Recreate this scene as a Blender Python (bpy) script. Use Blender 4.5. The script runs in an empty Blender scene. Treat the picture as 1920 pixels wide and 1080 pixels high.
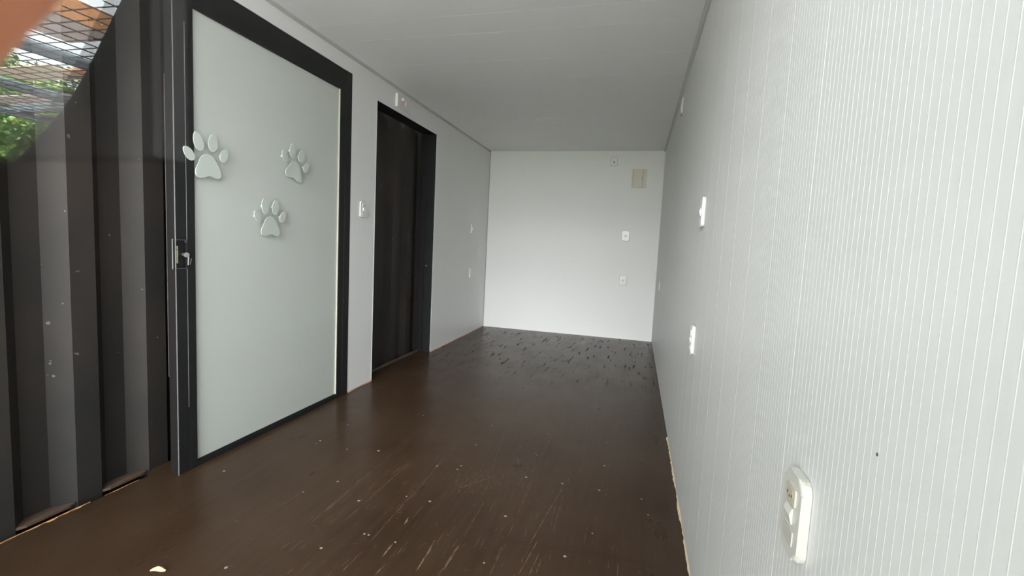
import bpy, bmesh, math, random
from mathutils import Vector, Matrix, noise
R = math.radians
random.seed(4)
sc = bpy.context.scene
col = sc.collection

# ------------------------------------------------------------------ camera
W, L, H = 2.175, 6.0166, 2.30            # clear width, length and height of the room
CAM = Vector((1.9196, 0.0, 1.1051))
F_PX = 892.39
yaw, pitch, roll = 0.2508, -0.0904, 0.0484
fwd = Vector((-math.sin(yaw) * math.cos(pitch), math.cos(yaw) * math.cos(pitch), math.sin(pitch)))
rgt = Vector((math.cos(yaw), math.sin(yaw), 0)); upv = rgt.cross(fwd)
r2 = math.cos(roll) * rgt + math.sin(roll) * upv
u2 = -math.sin(roll) * rgt + math.cos(roll) * upv
cd = bpy.data.cameras.new('camera'); cam = bpy.data.objects.new('camera', cd); col.objects.link(cam)
cam.matrix_world = Matrix(((r2.x, u2.x, -fwd.x, CAM.x), (r2.y, u2.y, -fwd.y, CAM.y), (r2.z, u2.z, -fwd.z, CAM.z), (0, 0, 0, 1)))
cd.sensor_width = 36; cd.lens = 36 * F_PX / 1920; cd.clip_start = 0.002; cd.clip_end = 200
cd.dof.use_dof = True; cd.dof.focus_distance = 2.6
cd.dof.aperture_fstop = (cd.lens / 1000) / 0.0006
sc.camera = cam

# ------------------------------------------------------------------ sky, light, exposure
wd = bpy.data.worlds.new('overcast_sky'); sc.world = wd; wd.use_nodes = True
nt = wd.node_tree; nt.nodes.clear()
SKY = 11.0; GLOW = 4.2         # glow added low in the sky over the yard to lift the back wall
o_ = nt.nodes.new('ShaderNodeOutputWorld'); bg = nt.nodes.new('ShaderNodeBackground')
tc = nt.nodes.new('ShaderNodeTexCoord'); sp = nt.nodes.new('ShaderNodeSeparateXYZ'); rp = nt.nodes.new('ShaderNodeValToRGB')
nt.links.new(tc.outputs['Generated'], sp.inputs[0]); nt.links.new(sp.outputs['Z'], rp.inputs[0])
dt = nt.nodes.new('ShaderNodeVectorMath'); dt.operation = 'DOT_PRODUCT'; dt.inputs[1].default_value = Vector((0.0, -1.0, math.tan(R(19)))).normalized()
nt.links.new(tc.outputs['Generated'], dt.inputs[0])
cl = nt.nodes.new('ShaderNodeClamp'); nt.links.new(dt.outputs['Value'], cl.inputs[0])
pw = nt.nodes.new('ShaderNodeMath'); pw.operation = 'POWER'; pw.inputs[1].default_value = 22.0; nt.links.new(cl.outputs[0], pw.inputs[0])
ad = nt.nodes.new('ShaderNodeMixRGB'); ad.blend_type = 'ADD'; ad.inputs[0].default_value = 1.0
gc = nt.nodes.new('ShaderNodeMixRGB'); gc.blend_type = 'MIX'; gc.inputs[1].default_value = (0, 0, 0, 1); gc.inputs[2].default_value = (GLOW * 0.98, GLOW * 0.98, GLOW, 1)
nt.links.new(pw.outputs[0], gc.inputs[0]); nt.links.new(rp.outputs[0], ad.inputs[1]); nt.links.new(gc.outputs[0], ad.inputs[2])
nt.links.new(ad.outputs[0], bg.inputs[0]); nt.links.new(bg.outputs[0], o_.inputs[0])
rp.color_ramp.elements[0].position = 0.0; rp.color_ramp.elements[0].color = (0.86, 0.93, 0.95, 1)
rp.color_ramp.elements[1].position = 0.75; rp.color_ramp.elements[1].color = (0.24, 0.27, 0.29, 1)
e_ = rp.color_ramp.elements.new(0.30); e_.color = (0.86, 0.93, 0.95, 1)
sun = bpy.data.lights.new('sun', 'SUN'); sun.energy = 100; sun.angle = R(3); sun.color = (1.0, 0.97, 0.93)
so = bpy.data.objects.new('sun', sun); col.objects.link(so); so.rotation_euler = (R(-32), R(12), 0)     # high, from behind the container
bg.inputs[1].default_value = SKY
pl = bpy.data.lights.new('window_portal', 'AREA'); pl.shape = 'RECTANGLE'; pl.size = 2.5; pl.size_y = 2.4
pl.cycles.is_portal = True
po = bpy.data.objects.new('window_portal', pl); col.objects.link(po)
po.location = (1.0, 0.02, 1.15); po.rotation_euler = (R(90), 0, 0)      # shines towards +y, into the room
sc.view_settings.view_transform = 'Standard'; sc.view_settings.look = 'None'
sc.view_settings.gamma = 1; sc.view_settings.use_curve_mapping = False
sc.view_settings.exposure = -0.36
cy = sc.cycles
cy.max_bounces = 12; cy.diffuse_bounces = 8; cy.glossy_bounces = 6; cy.transparent_max_bounces = 16
cy.sample_clamp_indirect = 8.0; cy.use_denoising = True
cy.caustics_reflective = False; cy.caustics_refractive = False

# ------------------------------------------------------------------ materials
def mat(name, color, rough=0.5, metal=0.0, spec=0.5, bump=0.0, bscale=40.0, var=0.0, vscale=3.0, coat=0.0):
    m = bpy.data.materials.new(name); m.use_nodes = True
    n = m.node_tree.nodes; l = m.node_tree.links; b = n['Principled BSDF']
    b.inputs['Base Color'].default_value = (*color, 1); b.inputs['Roughness'].default_value = rough
    b.inputs['Metallic'].default_value = metal; b.inputs['Specular IOR Level'].default_value = spec
    b.inputs['Coat Weight'].default_value = coat
    t = n.new('ShaderNodeTexCoord')
    if var > 0:
        z = n.new('ShaderNodeTexNoise'); z.inputs['Scale'].default_value = vscale; z.inputs['Detail'].default_value = 6
        l.new(t.outputs['Object'], z.inputs['Vector'])
        x = n.new('ShaderNodeMix'); x.data_type = 'RGBA'
        x.inputs[6].default_value = (*[c * (1 - var) for c in color], 1)
        x.inputs[7].default_value = (*[min(1, c * (1 + var)) for c in color], 1)
        l.new(z.outputs[0], x.inputs[0]); l.new(x.outputs[2], b.inputs['Base Color'])
    if bump > 0:
        z = n.new('ShaderNodeTexNoise'); z.inputs['Scale'].default_value = bscale; z.inputs['Detail'].default_value = 4
        l.new(t.outputs['Object'], z.inputs['Vector'])
        q = n.new('ShaderNodeBump'); q.inputs['Strength'].default_value = bump; q.inputs['Distance'].default_value = 0.002
        l.new(z.outputs[0], q.inputs['Height']); l.new(q.outputs[0], b.inputs['Normal'])
    return m

def nod(m): return m.node_tree.nodes, m.node_tree.links, m.node_tree.nodes['Principled BSDF']
def mul(n, l, a, b_, op='MULTIPLY'):
    x = n.new('ShaderNodeMath'); x.operation = op
    for i, v in ((0, a), (1, b_)):
        if isinstance(v, (int, float)): x.inputs[i].default_value = v
        else: l.new(v, x.inputs[i])
    return x.outputs[0]

M = {}
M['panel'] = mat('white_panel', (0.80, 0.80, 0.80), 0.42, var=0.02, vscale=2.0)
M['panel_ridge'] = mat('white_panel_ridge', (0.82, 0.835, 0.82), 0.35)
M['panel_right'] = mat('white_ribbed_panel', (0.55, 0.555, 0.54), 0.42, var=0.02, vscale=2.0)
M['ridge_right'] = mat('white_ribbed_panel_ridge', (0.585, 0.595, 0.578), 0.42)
M['ceil'] = mat('white_ceiling_panel', (0.80, 0.795, 0.785), 0.5, var=0.025, vscale=1.5)
M['back'] = mat('white_back_panel', (0.84, 0.84, 0.83), 0.5, var=0.015, vscale=1.2)
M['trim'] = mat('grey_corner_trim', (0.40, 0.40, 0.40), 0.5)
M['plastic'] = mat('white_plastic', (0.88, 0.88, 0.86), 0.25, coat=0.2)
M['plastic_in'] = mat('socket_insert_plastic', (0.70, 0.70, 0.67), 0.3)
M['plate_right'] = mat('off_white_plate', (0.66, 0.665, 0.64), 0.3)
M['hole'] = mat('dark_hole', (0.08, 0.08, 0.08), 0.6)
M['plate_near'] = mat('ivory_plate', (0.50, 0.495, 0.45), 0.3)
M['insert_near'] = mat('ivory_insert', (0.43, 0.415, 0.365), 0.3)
M['cream'] = mat('cream_plastic', (0.66, 0.63, 0.55), 0.4)
M['cream_dark'] = mat('cream_plastic_seam', (0.36, 0.33, 0.24), 0.5)
M['foam'] = mat('raw_panel_foam', (0.62, 0.50, 0.33), 0.85, bump=0.8, bscale=120, var=0.25, vscale=30)
M['caulk'] = mat('tan_caulk', (0.50, 0.34, 0.24), 0.8, bump=0.6, bscale=90, var=0.3, vscale=25)
M['rawwood'] = mat('raw_chipped_wood', (0.50, 0.25, 0.10), 0.8, bump=0.8, bscale=150, var=0.4, vscale=40)
M['scratch'] = mat('scratched_wood', (0.155, 0.10, 0.058), 0.75, var=0.45, vscale=60)
M['screw'] = mat('worn_screw_head', (0.24, 0.20, 0.155), 0.6)
M['filler'] = mat('brown_filler_wood', (0.085, 0.055, 0.038), 0.6, bump=0.5, bscale=60, var=0.3, vscale=20)
M['black'] = mat('black_painted_steel', (0.0145, 0.0148, 0.015), 0.55, spec=0.16, bump=0.15, bscale=60, var=0.3, vscale=5)
M['edge'] = mat('worn_bare_metal_and_highlight', (0.22, 0.235, 0.23), 0.4, metal=0.3, var=0.4, vscale=14)  # bare lock metal; also paints the highlights along the door post edges
M['edge_dim'] = mat('dull_metal_and_highlight', (0.10, 0.09, 0.095), 0.5, metal=0.3, var=0.5, vscale=14)  # dull lock metal; also paints the fainter highlight down the post channel
M['lockplate'] = mat('dark_lock_plate', (0.010, 0.0082, 0.0086), 0.4)
M['zinc'] = mat('yellowish_zinc', (0.42, 0.44, 0.27), 0.45, metal=0.2, var=0.4, vscale=90)
M['steel'] = mat('bare_steel', (0.42, 0.38, 0.37), 0.3, metal=0.8)
M['copper'] = mat('copper', (0.75, 0.50, 0.40), 0.35, metal=0.6)
M['seal'] = mat('cream_seal', (0.50, 0.50, 0.40), 0.5)
M['paw'] = mat('mint_acrylic', (0.50, 0.55, 0.515), 0.22, coat=0.2)
M['paw_side'] = mat('acrylic_edge', (0.42, 0.44, 0.41), 0.3)
M['glassy'] = mat('white_backed_glass', (0.53, 0.56, 0.53), 0.14, coat=0.25, var=0.03, vscale=2.5)
M['ground'] = mat('yard_concrete', (0.46, 0.46, 0.46), 0.9, var=0.2, vscale=2)
M['yardwall'] = mat('rendered_yard_wall', (0.22, 0.20, 0.18), 0.9, var=0.2, vscale=2)
M['skin'] = mat('skin', (0.52, 0.20, 0.105), 0.55, var=0.08, vscale=60)
M['skin'].node_tree.nodes['Principled BSDF'].inputs['Subsurface Weight'].default_value = 0.12
M['skin'].node_tree.nodes['Principled BSDF'].inputs['Subsurface Scale'].default_value = 0.004
M['nail'] = mat('fingernail', (0.62, 0.33, 0.26), 0.3)
M['shirt'] = mat('charcoal_cloth', (0.028, 0.027, 0.026), 0.9, bump=0.5, bscale=300)
M['jeans'] = mat('dark_denim', (0.02, 0.025, 0.04), 0.9, bump=0.5, bscale=300)
M['hair'] = mat('black_hair', (0.012, 0.009, 0.008), 0.6)
M['shoe'] = mat('black_shoe', (0.015, 0.015, 0.015), 0.5)
M['phone'] = mat('dark_phone_glass', (0.01, 0.01, 0.012), 0.15)
M['pipe'] = mat('blue_grey_painted_pipe', (0.10, 0.13, 0.15), 0.5)
M['wire'] = mat('rusty_wire', (0.03, 0.025, 0.022), 0.7)
M['board_grey'] = mat('weathered_grey_board', (0.42, 0.36, 0.33), 0.8, var=0.15, vscale=6)
M['board_orange'] = mat('orange_brown_board', (0.55, 0.27, 0.12), 0.8, var=0.15, vscale=6)
M['board_tan'] = mat('tan_board', (0.50, 0.42, 0.30), 0.8, var=0.15, vscale=6)
M['leaf'] = mat('tree_leaf', (0.10, 0.20, 0.055), 0.6, var=0.6, vscale=1.8)
M['leaf2'] = mat('yellow_green_leaf', (0.30, 0.36, 0.07), 0.6, var=0.5, vscale=2.5)
M['bark'] = mat('bark', (0.10, 0.07, 0.05), 0.9, bump=0.8, bscale=30)

# corrugated steel: black paint with brown stains towards the bottom
m = M['corr'] = mat('corrugated_black_steel', (0.016, 0.0155, 0.0145), 0.6, spec=0.25, bump=0.25, bscale=45)
n, l, b = nod(m)
t = n.new('ShaderNodeTexCoord'); z1 = n.new('ShaderNodeTexNoise'); z1.inputs['Scale'].default_value = 2.2; z1.inputs['Detail'].default_value = 7
l.new(t.outputs['Object'], z1.inputs['Vector'])
rm = n.new('ShaderNodeValToRGB'); rm.color_ramp.elements[0].position = 0.35; rm.color_ramp.elements[1].position = 0.7
rm.color_ramp.elements[0].color = (0.017, 0.0168, 0.0158, 1); rm.color_ramp.elements[1].color = (0.030, 0.024, 0.021, 1)
l.new(z1.outputs[0], rm.inputs[0])
z2 = n.new('ShaderNodeTexNoise'); z2.inputs['Scale'].default_value = 26; z2.inputs['Detail'].default_value = 2
l.new(t.outputs['Object'], z2.inputs['Vector'])
r3 = n.new('ShaderNodeValToRGB'); r3.color_ramp.elements[0].position = 0.735; r3.color_ramp.elements[1].position = 0.75
l.new(z2.outputs[0], r3.inputs[0])
mx = n.new('ShaderNodeMix'); mx.data_type = 'RGBA'; mx.inputs[7].default_value = (0.12, 0.115, 0.10, 1)
l.new(rm.outputs[0], mx.inputs[6]); l.new(r3.outputs[0], mx.inputs[0]); l.new(mx.outputs[2], b.inputs['Base Color'])

# floor: dark brown painted plywood
m = M['floor'] = mat('brown_painted_plywood', (0.05, 0.032, 0.022), 0.3, spec=0.17)
n, l, b = nod(m)
t = n.new('ShaderNodeTexCoord'); P = t.outputs['Object']
def ntex(scale, vec, detail=5, rough=0.6):
    z = n.new('ShaderNodeTexNoise'); z.inputs['Scale'].default_value = scale; z.inputs['Detail'].default_value = detail
    z.inputs['Roughness'].default_value = rough
    l.new(vec, z.inputs['Vector']); return z.outputs[0]
def mapping(scale, loc=(0, 0, 0)):
    q = n.new('ShaderNodeMapping'); q.inputs['Scale'].default_value = scale; q.inputs['Location'].default_value = loc
    l.new(P, q.inputs['Vector']); return q.outputs[0]
def ramp(v, a, b_, ca=(0, 0, 0, 1), cb=(1, 1, 1, 1)):
    q = n.new('ShaderNodeValToRGB'); q.color_ramp.elements[0].position = a; q.color_ramp.elements[1].position = b_
    q.color_ramp.elements[0].color = ca; q.color_ramp.elements[1].color = cb; l.new(v, q.inputs[0]); return q.outputs[0]
def mixc(f, a, c):
    x = n.new('ShaderNodeMix'); x.data_type = 'RGBA'
    for i, v in ((0, f), (6, a), (7, c)):
        if isinstance(v, (tuple, float)): x.inputs[i].default_value = v
        else: l.new(v, x.inputs[i])
    return x.outputs[2]
base = ramp(ntex(2.2, P, 8), 0.3, 0.7, (0.026, 0.0135, 0.0068, 1), (0.045, 0.0265, 0.0152, 1))
grain = ntex(30, mapping((1, 0.06, 1)), 6)
base = mixc(ramp(grain, 0.35, 0.75, (0, 0, 0, 1), (0.6, 0.6, 0.6, 1)), base, (0.050, 0.032, 0.020, 1))
fine = ramp(ntex(55, mapping((1, 0.035, 1)), 3, 0.7), 0.655, 0.70)
where = ramp(ntex(2.6, mapping((1, 0.5, 1), (3, 1, 0)), 3), 0.50, 0.62)
sep = n.new('ShaderNodeSeparateXYZ'); l.new(P, sep.inputs[0])
near = n.new('ShaderNodeMapRange'); near.inputs[1].default_value = 3.2; near.inputs[2].default_value = 2.2
l.new(sep.outputs['Y'], near.inputs[0])
right = n.new('ShaderNodeMapRange'); right.inputs[1].default_value = 0.5; right.inputs[2].default_value = 0.9
l.new(sep.outputs['X'], right.inputs[0])
f1 = mul(n, l, mul(n, l, mul(n, l, fine, where), near.outputs[0]), right.outputs[0])
base = mixc(mul(n, l, f1, 0.95), base, (0.17, 0.115, 0.07, 1))
specks = ramp(ntex(70, P, 2, 0.5), 0.72, 0.745)
base = mixc(mul(n, l, mul(n, l, specks, where), 0.6), base, (0.22, 0.16, 0.10, 1))
# dark bruises in the far half
far = n.new('ShaderNodeMapRange'); far.inputs[1].default_value = 3.6; far.inputs[2].default_value = 4.4
l.new(sep.outputs['Y'], far.inputs[0])
dk = mul(n, l, ramp(ntex(26, mapping((1, 0.13, 1)), 5, 0.65), 0.585, 0.66), far.outputs[0])
base = mixc(mul(n, l, dk, 0.5), base, (0.016, 0.010, 0.008, 1))
l.new(base, b.inputs['Base Color'])
rg = n.new('ShaderNodeMapRange'); rg.inputs[3].default_value = 0.20; rg.inputs[4].default_value = 0.42
l.new(ntex(6, mapping((1, 0.5, 1)), 5), rg.inputs[0]); l.new(mul(n, l, rg.outputs[0], mul(n, l, dk, 0.5), 'ADD'), b.inputs['Roughness'])
bp = n.new('ShaderNodeBump'); bp.inputs['Strength'].default_value = 0.22; bp.inputs['Distance'].default_value = 0.002
l.new(mul(n, l, grain, mul(n, l, dk, -1.5), 'ADD'), bp.inputs['Height']); l.new(bp.outputs[0], b.inputs['Normal'])

# window pane: clear glass, Fresnel reflection over transparency
m = M['pane'] = bpy.data.materials.new('clear_window_glass'); m.use_nodes = True
n = m.node_tree.nodes; l = m.node_tree.links; n.clear()
fr = n.new('ShaderNodeFresnel'); fr.inputs['IOR'].default_value = 1.52
tr = n.new('ShaderNodeBsdfTransparent'); gl = n.new('ShaderNodeBsdfGlossy'); gl.inputs['Roughness'].default_value = 0.0
ms = n.new('ShaderNodeMixShader'); oo = n.new('ShaderNodeOutputMaterial')
gm = n.new('ShaderNodeNewGeometry'); iv = n.new('ShaderNodeMix'); iv.data_type = 'FLOAT'
iv.inputs[2].default_value = 1.52; iv.inputs[3].default_value = 1 / 1.52      # the ray leaves the sheet as it entered it
l.new(gm.outputs['Backfacing'], iv.inputs[0]); l.new(iv.outputs[0], fr.inputs['IOR'])
l.new(fr.outputs[0], ms.inputs[0]); l.new(tr.outputs[0], ms.inputs[1]); l.new(gl.outputs[0], ms.inputs[2]); l.new(ms.outputs[0], oo.inputs[0])

# ------------------------------------------------------------------ mesh helpers
def obj(name, bm, m=None, parent=None, kind=None, smooth=False):
    me = bpy.data.meshes.new(name); bm.normal_update(); bm.to_mesh(me); bm.free()
    if m is not None:
        for x in (m if isinstance(m, (list, tuple)) else [m]): me.materials.append(x)
    if smooth:
        for p in me.polygons: p.use_smooth = True
    o = bpy.data.objects.new(name, me); col.objects.link(o)
    if parent: o.parent = parent
    if kind: o['kind'] = kind
    return o
def tag(o, label, cat, group=None):
    o['label'] = label; o['category'] = cat
    if group: o['group'] = group
    return o
def empty(name, loc=(0, 0, 0), rot=(0, 0, 0), kind=None):
    o = bpy.data.objects.new(name, None); o.empty_display_size = 0.1; col.objects.link(o)
    o.location = loc; o.rotation_euler = rot
    if kind: o['kind'] = kind
    return o
def box(bm, x0, x1, y0, y1, z0, z1, bev=0.0, mi=0):
    r = bmesh.ops.create_cube(bm, size=1.0); vs = r['verts']
    for v in vs:
        v.co = Vector((x0 + (v.co.x + .5) * (x1 - x0), y0 + (v.co.y + .5) * (y1 - y0), z0 + (v.co.z + .5) * (z1 - z0)))
    fs = {f for v in vs for f in v.link_faces}
    for f in fs: f.material_index = mi
    if bev > 0:
        es = {e for f in fs for e in f.edges}
        bmesh.ops.bevel(bm, geom=list(es), offset=bev, segments=2, affect='EDGES', profile=0.6)
    return bm
def B(*a, **k): return box(bmesh.new(), *a, **k)
def tube(bm, a, b_, r, seg=12, r2_=None, cap=True):
    a = Vector(a); b_ = Vector(b_); d = b_ - a
    q = d.to_track_quat('Z', 'Y').to_matrix().to_4x4()
    bmesh.ops.create_cone(bm, cap_ends=cap, segments=seg, radius1=r, radius2=r if r2_ is None else r2_, depth=d.length,
                          matrix=Matrix.Translation((a + b_) / 2) @ q)
    return bm
def prism(bm, pts, axis, a, c, bev=0.0, mi=0):
    """extrude a closed outline (pairs) along an axis from a to c"""
    def P3(p, h):
        return {'x': (h, p[0], p[1]), 'y': (p[0], h, p[1]), 'z': (p[0], p[1], h)}[axis]
    lo = [bm.verts.new(P3(p, a)) for p in pts]; hi = [bm.verts.new(P3(p, c)) for p in pts]
    k = len(pts); top = bm.faces.new(hi); bot = bm.faces.new(lo[::-1]); fs = [top, bot]
    for i in range(k): fs.append(bm.faces.new((lo[i], lo[(i + 1) % k], hi[(i + 1) % k], hi[i])))
    for f in fs: f.material_index = mi
    if bev > 0:
        bmesh.ops.bevel(bm, geom=list(top.edges), offset=bev, segments=3, affect='EDGES', profile=0.5)
    bmesh.ops.recalc_face_normals(bm, faces=bm.faces[:])
    return bm
def rrect(w, h, r, seg=5):
    pts = []
    for cx, cz, a0 in ((w / 2 - r, h / 2 - r, 0), (-w / 2 + r, h / 2 - r, 90), (-w / 2 + r, -h / 2 + r, 180), (w / 2 - r, -h / 2 + r, 270)):
        for i in range(seg + 1):
            a = R(a0 + 90 * i / seg); pts.append((cx + r * math.cos(a), cz + r * math.sin(a)))
    return pts
def spline(P, k=8):
    """closed Catmull-Rom outline"""
    out = []; N = len(P)
    for i in range(N):
        p0, p1, p2, p3 = (Vector(P[(i + j - 1) % N]) for j in range(4))
        for s in range(k):
            t_ = s / k
            out.append(0.5 * ((2 * p1) + (-p0 + p2) * t_ + (2 * p0 - 5 * p1 + 4 * p2 - p3) * t_ ** 2 + (-p0 + 3 * p1 - 3 * p2 + p3) * t_ ** 3))
    return [(v.x, v.y) for v in out]

# ------------------------------------------------------------------ room shell
XS = -0.16                                     # mean plane of the bare container steel
def floor_mesh():
    bm = bmesh.new(); random.seed(7)
    # chipped left edge near the camera, straight behind the door frame
    left = []
    y = 0.0
    while y < 1.60:
        left.append((-0.118 + 0.010 * noise.noise(Vector((y * 9, 0, 0))), y)); y += 0.035
    left += [(-0.165, 1.63), (-0.165, 1.74), (-0.140, 1.76), (-0.140, L + 0.06)]
    pts = left + [(W + 0.05, L + 0.06), (W + 0.05, 0.0)]
    prism(bm, pts, 'z', -0.028, 0.0)
    bmesh.ops.triangulate(bm, faces=[f for f in bm.faces if len(f.verts) > 4])
    return bm
floor = obj('floor', floor_mesh(), M['floor'], kind='structure')
obj('subfloor_slab', B(-0.24, W + 0.05, -0.02, L + 0.1, -0.15, -0.034), M['black'], floor, 'structure')

# scratches: thin slivers of bare wood, positions in room metres
S = [[(0.779,1.51),(0.77,1.805),(0.772,2.067),(0.763,2.355)],[(0.892,1.569),(0.898,1.871),(0.894,2.097)],[(0.779,1.596),(0.781,1.939)],
 [(1.053,1.48),(1.048,1.729)],[(1.059,1.796),(1.042,2.135),(1.042,2.403)],[(0.78,1.345),(0.793,1.4)],[(0.587,1.572),(0.602,1.687)],
 [(1.053,1.352),(1.055,1.422)],[(1.136,1.418),(1.136,1.508),(1.112,1.665)],[(1.109,1.323),(1.106,1.396)],[(1.28,1.384),(1.271,1.563)],
 [(1.365,1.419),(1.366,1.561)],[(0.914,1.429),(0.918,1.456)],[(0.945,1.286),(0.944,1.312)],[(0.891,1.24),(0.891,1.276)],
 [(1.159,1.333),(1.166,1.394)],[(1.051,1.311),(1.051,1.355)],[(0.89,1.773),(0.905,2.102)],[(1.051,1.683),(1.042,2.1),(1.022,2.531)],
 [(1.31,2.158),(1.229,2.689)],[(1.467,2.056),(1.469,2.479)],[(1.499,2.189),(1.519,2.725)],[(1.555,2.33),(1.561,2.514)],
 [(1.523,1.678),(1.519,2.122)],[(1.612,1.655),(1.647,1.97),(1.668,2.106)],[(1.682,1.765),(1.678,2.043)],[(1.281,1.394),(1.276,1.563)],
 [(1.356,1.389),(1.365,1.563),(1.361,1.869)],[(1.52,1.444),(1.521,1.602)],[(1.611,1.474),(1.638,1.702)],[(1.645,1.485),(1.661,1.679)],
 [(0.349,2.681),(0.45,2.70),(0.623,2.77)],[(1.239,2.044),(1.248,2.122)],[(1.683,2.158),(1.677,2.334)],[(1.218,1.944),(1.345,2.12)]]
wide = {8: 0.008, 10: 0.005, 11: 0.0055, 26: 0.004, 24: 0.004, 29: 0.0035, 34: 0.005}
bm = bmesh.new(); random.seed(11)
def sliver(bm, pts, w):
    """a broken, ragged chain of thin flakes lying on the floor"""
    for (x0, y0), (x1, y1) in zip(pts[:-1], pts[1:]):
        d = Vector((x1 - x0, y1 - y0)); Ld = d.length; d.normalize(); nn = Vector((-d.y, d.x)); s = 0.0
        while s < Ld:
            le = random.uniform(0.03, 0.11); e = min(Ld, s + le)
            if random.random() < 0.84:
                k = max(2, int((e - s) / 0.012)); A = []; Bq = []
                for i in range(k + 1):
                    q = Vector((x0, y0)) + d * (s + (e - s) * i / k) + nn * (noise.noise(Vector((s * 40 + i, x0 * 50, 3))) * 0.0022)
                    hw = w * 0.5 * math.sin(math.pi * min(max(i / k, 0.08), 0.92)) * random.uniform(0.35, 1.1)
                    A.append(bm.verts.new((*(q + nn * hw), 0.0005))); Bq.append(bm.verts.new((*(q - nn * hw), 0.0005)))
                for i in range(k): bm.faces.new((A[i], Bq[i], Bq[i + 1], A[i + 1]))
            s = e + random.uniform(0.0, 0.012)
for i, pts in enumerate(S): sliver(bm, pts, wide.get(i, 0.0026))
for i in range(330):                                     # the small ones, along the grain
    x = random.uniform(0.75, 1.95); y = random.uniform(1.15, 2.6); le = random.uniform(0.015, 0.09)
    sliver(bm, [(x, y), (x + random.uniform(-.004, .004), y + le)], random.uniform(0.0008, 0.002))
for i in range(70):
    x = random.gauss(1.27, 0.07); y = random.gauss(2.02, 0.08); le = random.uniform(0.01, 0.05)
    sliver(bm, [(x, y), (x + random.uniform(-.01, .01), y + le)], random.uniform(0.0008, 0.003))
for i in range(46):
    x = random.uniform(0.2, 1.4); y = random.uniform(1.1, 2.5); le = random.uniform(0.01, 0.03)
    sliver(bm, [(x, y), (x + le, y + random.uniform(-.01, .01))], random.uniform(0.0012, 0.003))
obj('floor_scratches', bm, M['scratch'], floor, 'structure')
# plywood sheet joints across and along the room
bm = bmesh.new()
for y in (1.654, 4.12): box(bm, 1.36 if y < 2 else 0.0, W, y - 0.0012, y + 0.0012, 0.0002, 0.0005)
box(bm, -0.1, 0.36, 2.679, 2.682, 0.0002, 0.0005)
obj('sheet_joint', bm, mat('dark_joint', (0.02, 0.013, 0.01), 0.6), floor, 'structure')
bm = bmesh.new(); arc = spline([(1.926, 5.93), (1.896, 5.3), (1.886, 4.6), (1.894, 4.1), (1.915, 3.70), (1.9165, 3.70), (1.8956, 4.1), (1.8885, 4.6), (1.8985, 5.3), (1.929, 5.93)], 5)
prism(bm, arc, 'z', 0.0002, 0.0005); obj('curved_scuff', bm, bpy.data.materials['dark_joint'], floor, 'structure')
# screws on the joists every 30 cm
D = [(1.139,2.412),(1.151,2.152),(1.148,2.111),(1.032,1.803),(1.142,1.801),(1.477,1.8),(1.484,2.406),(1.484,2.151),(1.659,2.149),
 (1.83,2.146),(1.838,2.407),(1.83,1.799),(1.483,1.5),(1.747,1.626),(2.045,2.009),(2.019,2.133),(0.147,1.724),(0.338,2.161),(0.341,2.124),
 (0.529,2.122),(0.684,1.816),(0.689,2.161),(1.041,2.111),(1.007,1.513),(1.026,1.512),(1.14,1.505),(0.91,1.391),(0.683,1.208),
 (0.601,1.689),(0.861,1.706),(0.34,2.41),(0.686,2.71),(1.14,2.71),(1.484,2.71),(1.83,2.71)]
bm = bmesh.new()
r = bmesh.ops.create_circle(bm, cap_ends=True, segments=12, radius=0.0058)
for f in list(bm.faces):
    e = bmesh.ops.extrude_face_region(bm, geom=[f]); 
    for v in [g for g in e['geom'] if isinstance(g, bmesh.types.BMVert)]: v.co = v.co * 0.75 + Vector((0, 0, 0.0009))
bmesh.ops.recalc_face_normals(bm, faces=bm.faces[:])
s0 = obj('screw_head', bm, M['screw'], floor, 'structure'); s0.location = (*D[0], 0.0002)
for i, p in enumerate(D[1:]):
    s = s0.copy(); col.objects.link(s); s.parent = floor; s.location = (*p, 0.0002)
    k = random.uniform(0.6, 1.15); s.scale = (k, k, 1)
# chipped raw edge of the plywood along the bare steel
bm = bmesh.new(); random.seed(3)
def chips(bm, x, ya, yb, wmax, z0, z1, sx=1):
    k = int((yb - ya) / 0.008); A = []
    for i in range(k + 1):
        t_ = i / k; y = ya + (yb - ya) * t_
        w_ = wmax * (0.25 + 0.75 * abs(noise.noise(Vector((y * 17, x, 1.3)))) * 1.8) * min(1, 6 * t_, 6 * (1 - t_)) + 0.0006
        A.append((y, w_))
    for i in range(k):
        (y0_, w0), (y1_, w1) = A[i], A[i + 1]
        v = [bm.verts.new(c) for c in ((x, y0_, z1), (x + sx * w0, y0_, z1 + 0.0006), (x + sx * w1, y1_, z1 + 0.0006), (x, y1_, z1), (x, y0_, z0), (x, y1_, z0))]
        bm.faces.new((v[0], v[1], v[2], v[3])); bm.faces.new((v[4], v[0], v[3], v[5]))
chips(bm, -0.126, 1.06, 1.35, 0.016, -0.02, 0.0008)
chips(bm, -0.122, 1.40, 1.54, 0.008, -0.012, 0.0008)
obj('chipped_edge', bm, M['rawwood'], floor, 'structure')
# brown filler pieces lying in the hollows of the corrugation
bm = bmesh.new()
for yc in (1.238, 1.528, 0.948):
    pts = [(-0.227, yc - 0.045), (-0.227, yc + 0.04), (-0.180, yc + 0.095), (-0.172, yc + 0.07), (-0.170, yc - 0.07), (-0.182, yc - 0.10)]
    obj('filler_piece', prism(bmesh.new(), pts, 'z', -0.012, -0.002), M['filler'], floor, 'structure')
bm.free()

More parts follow.
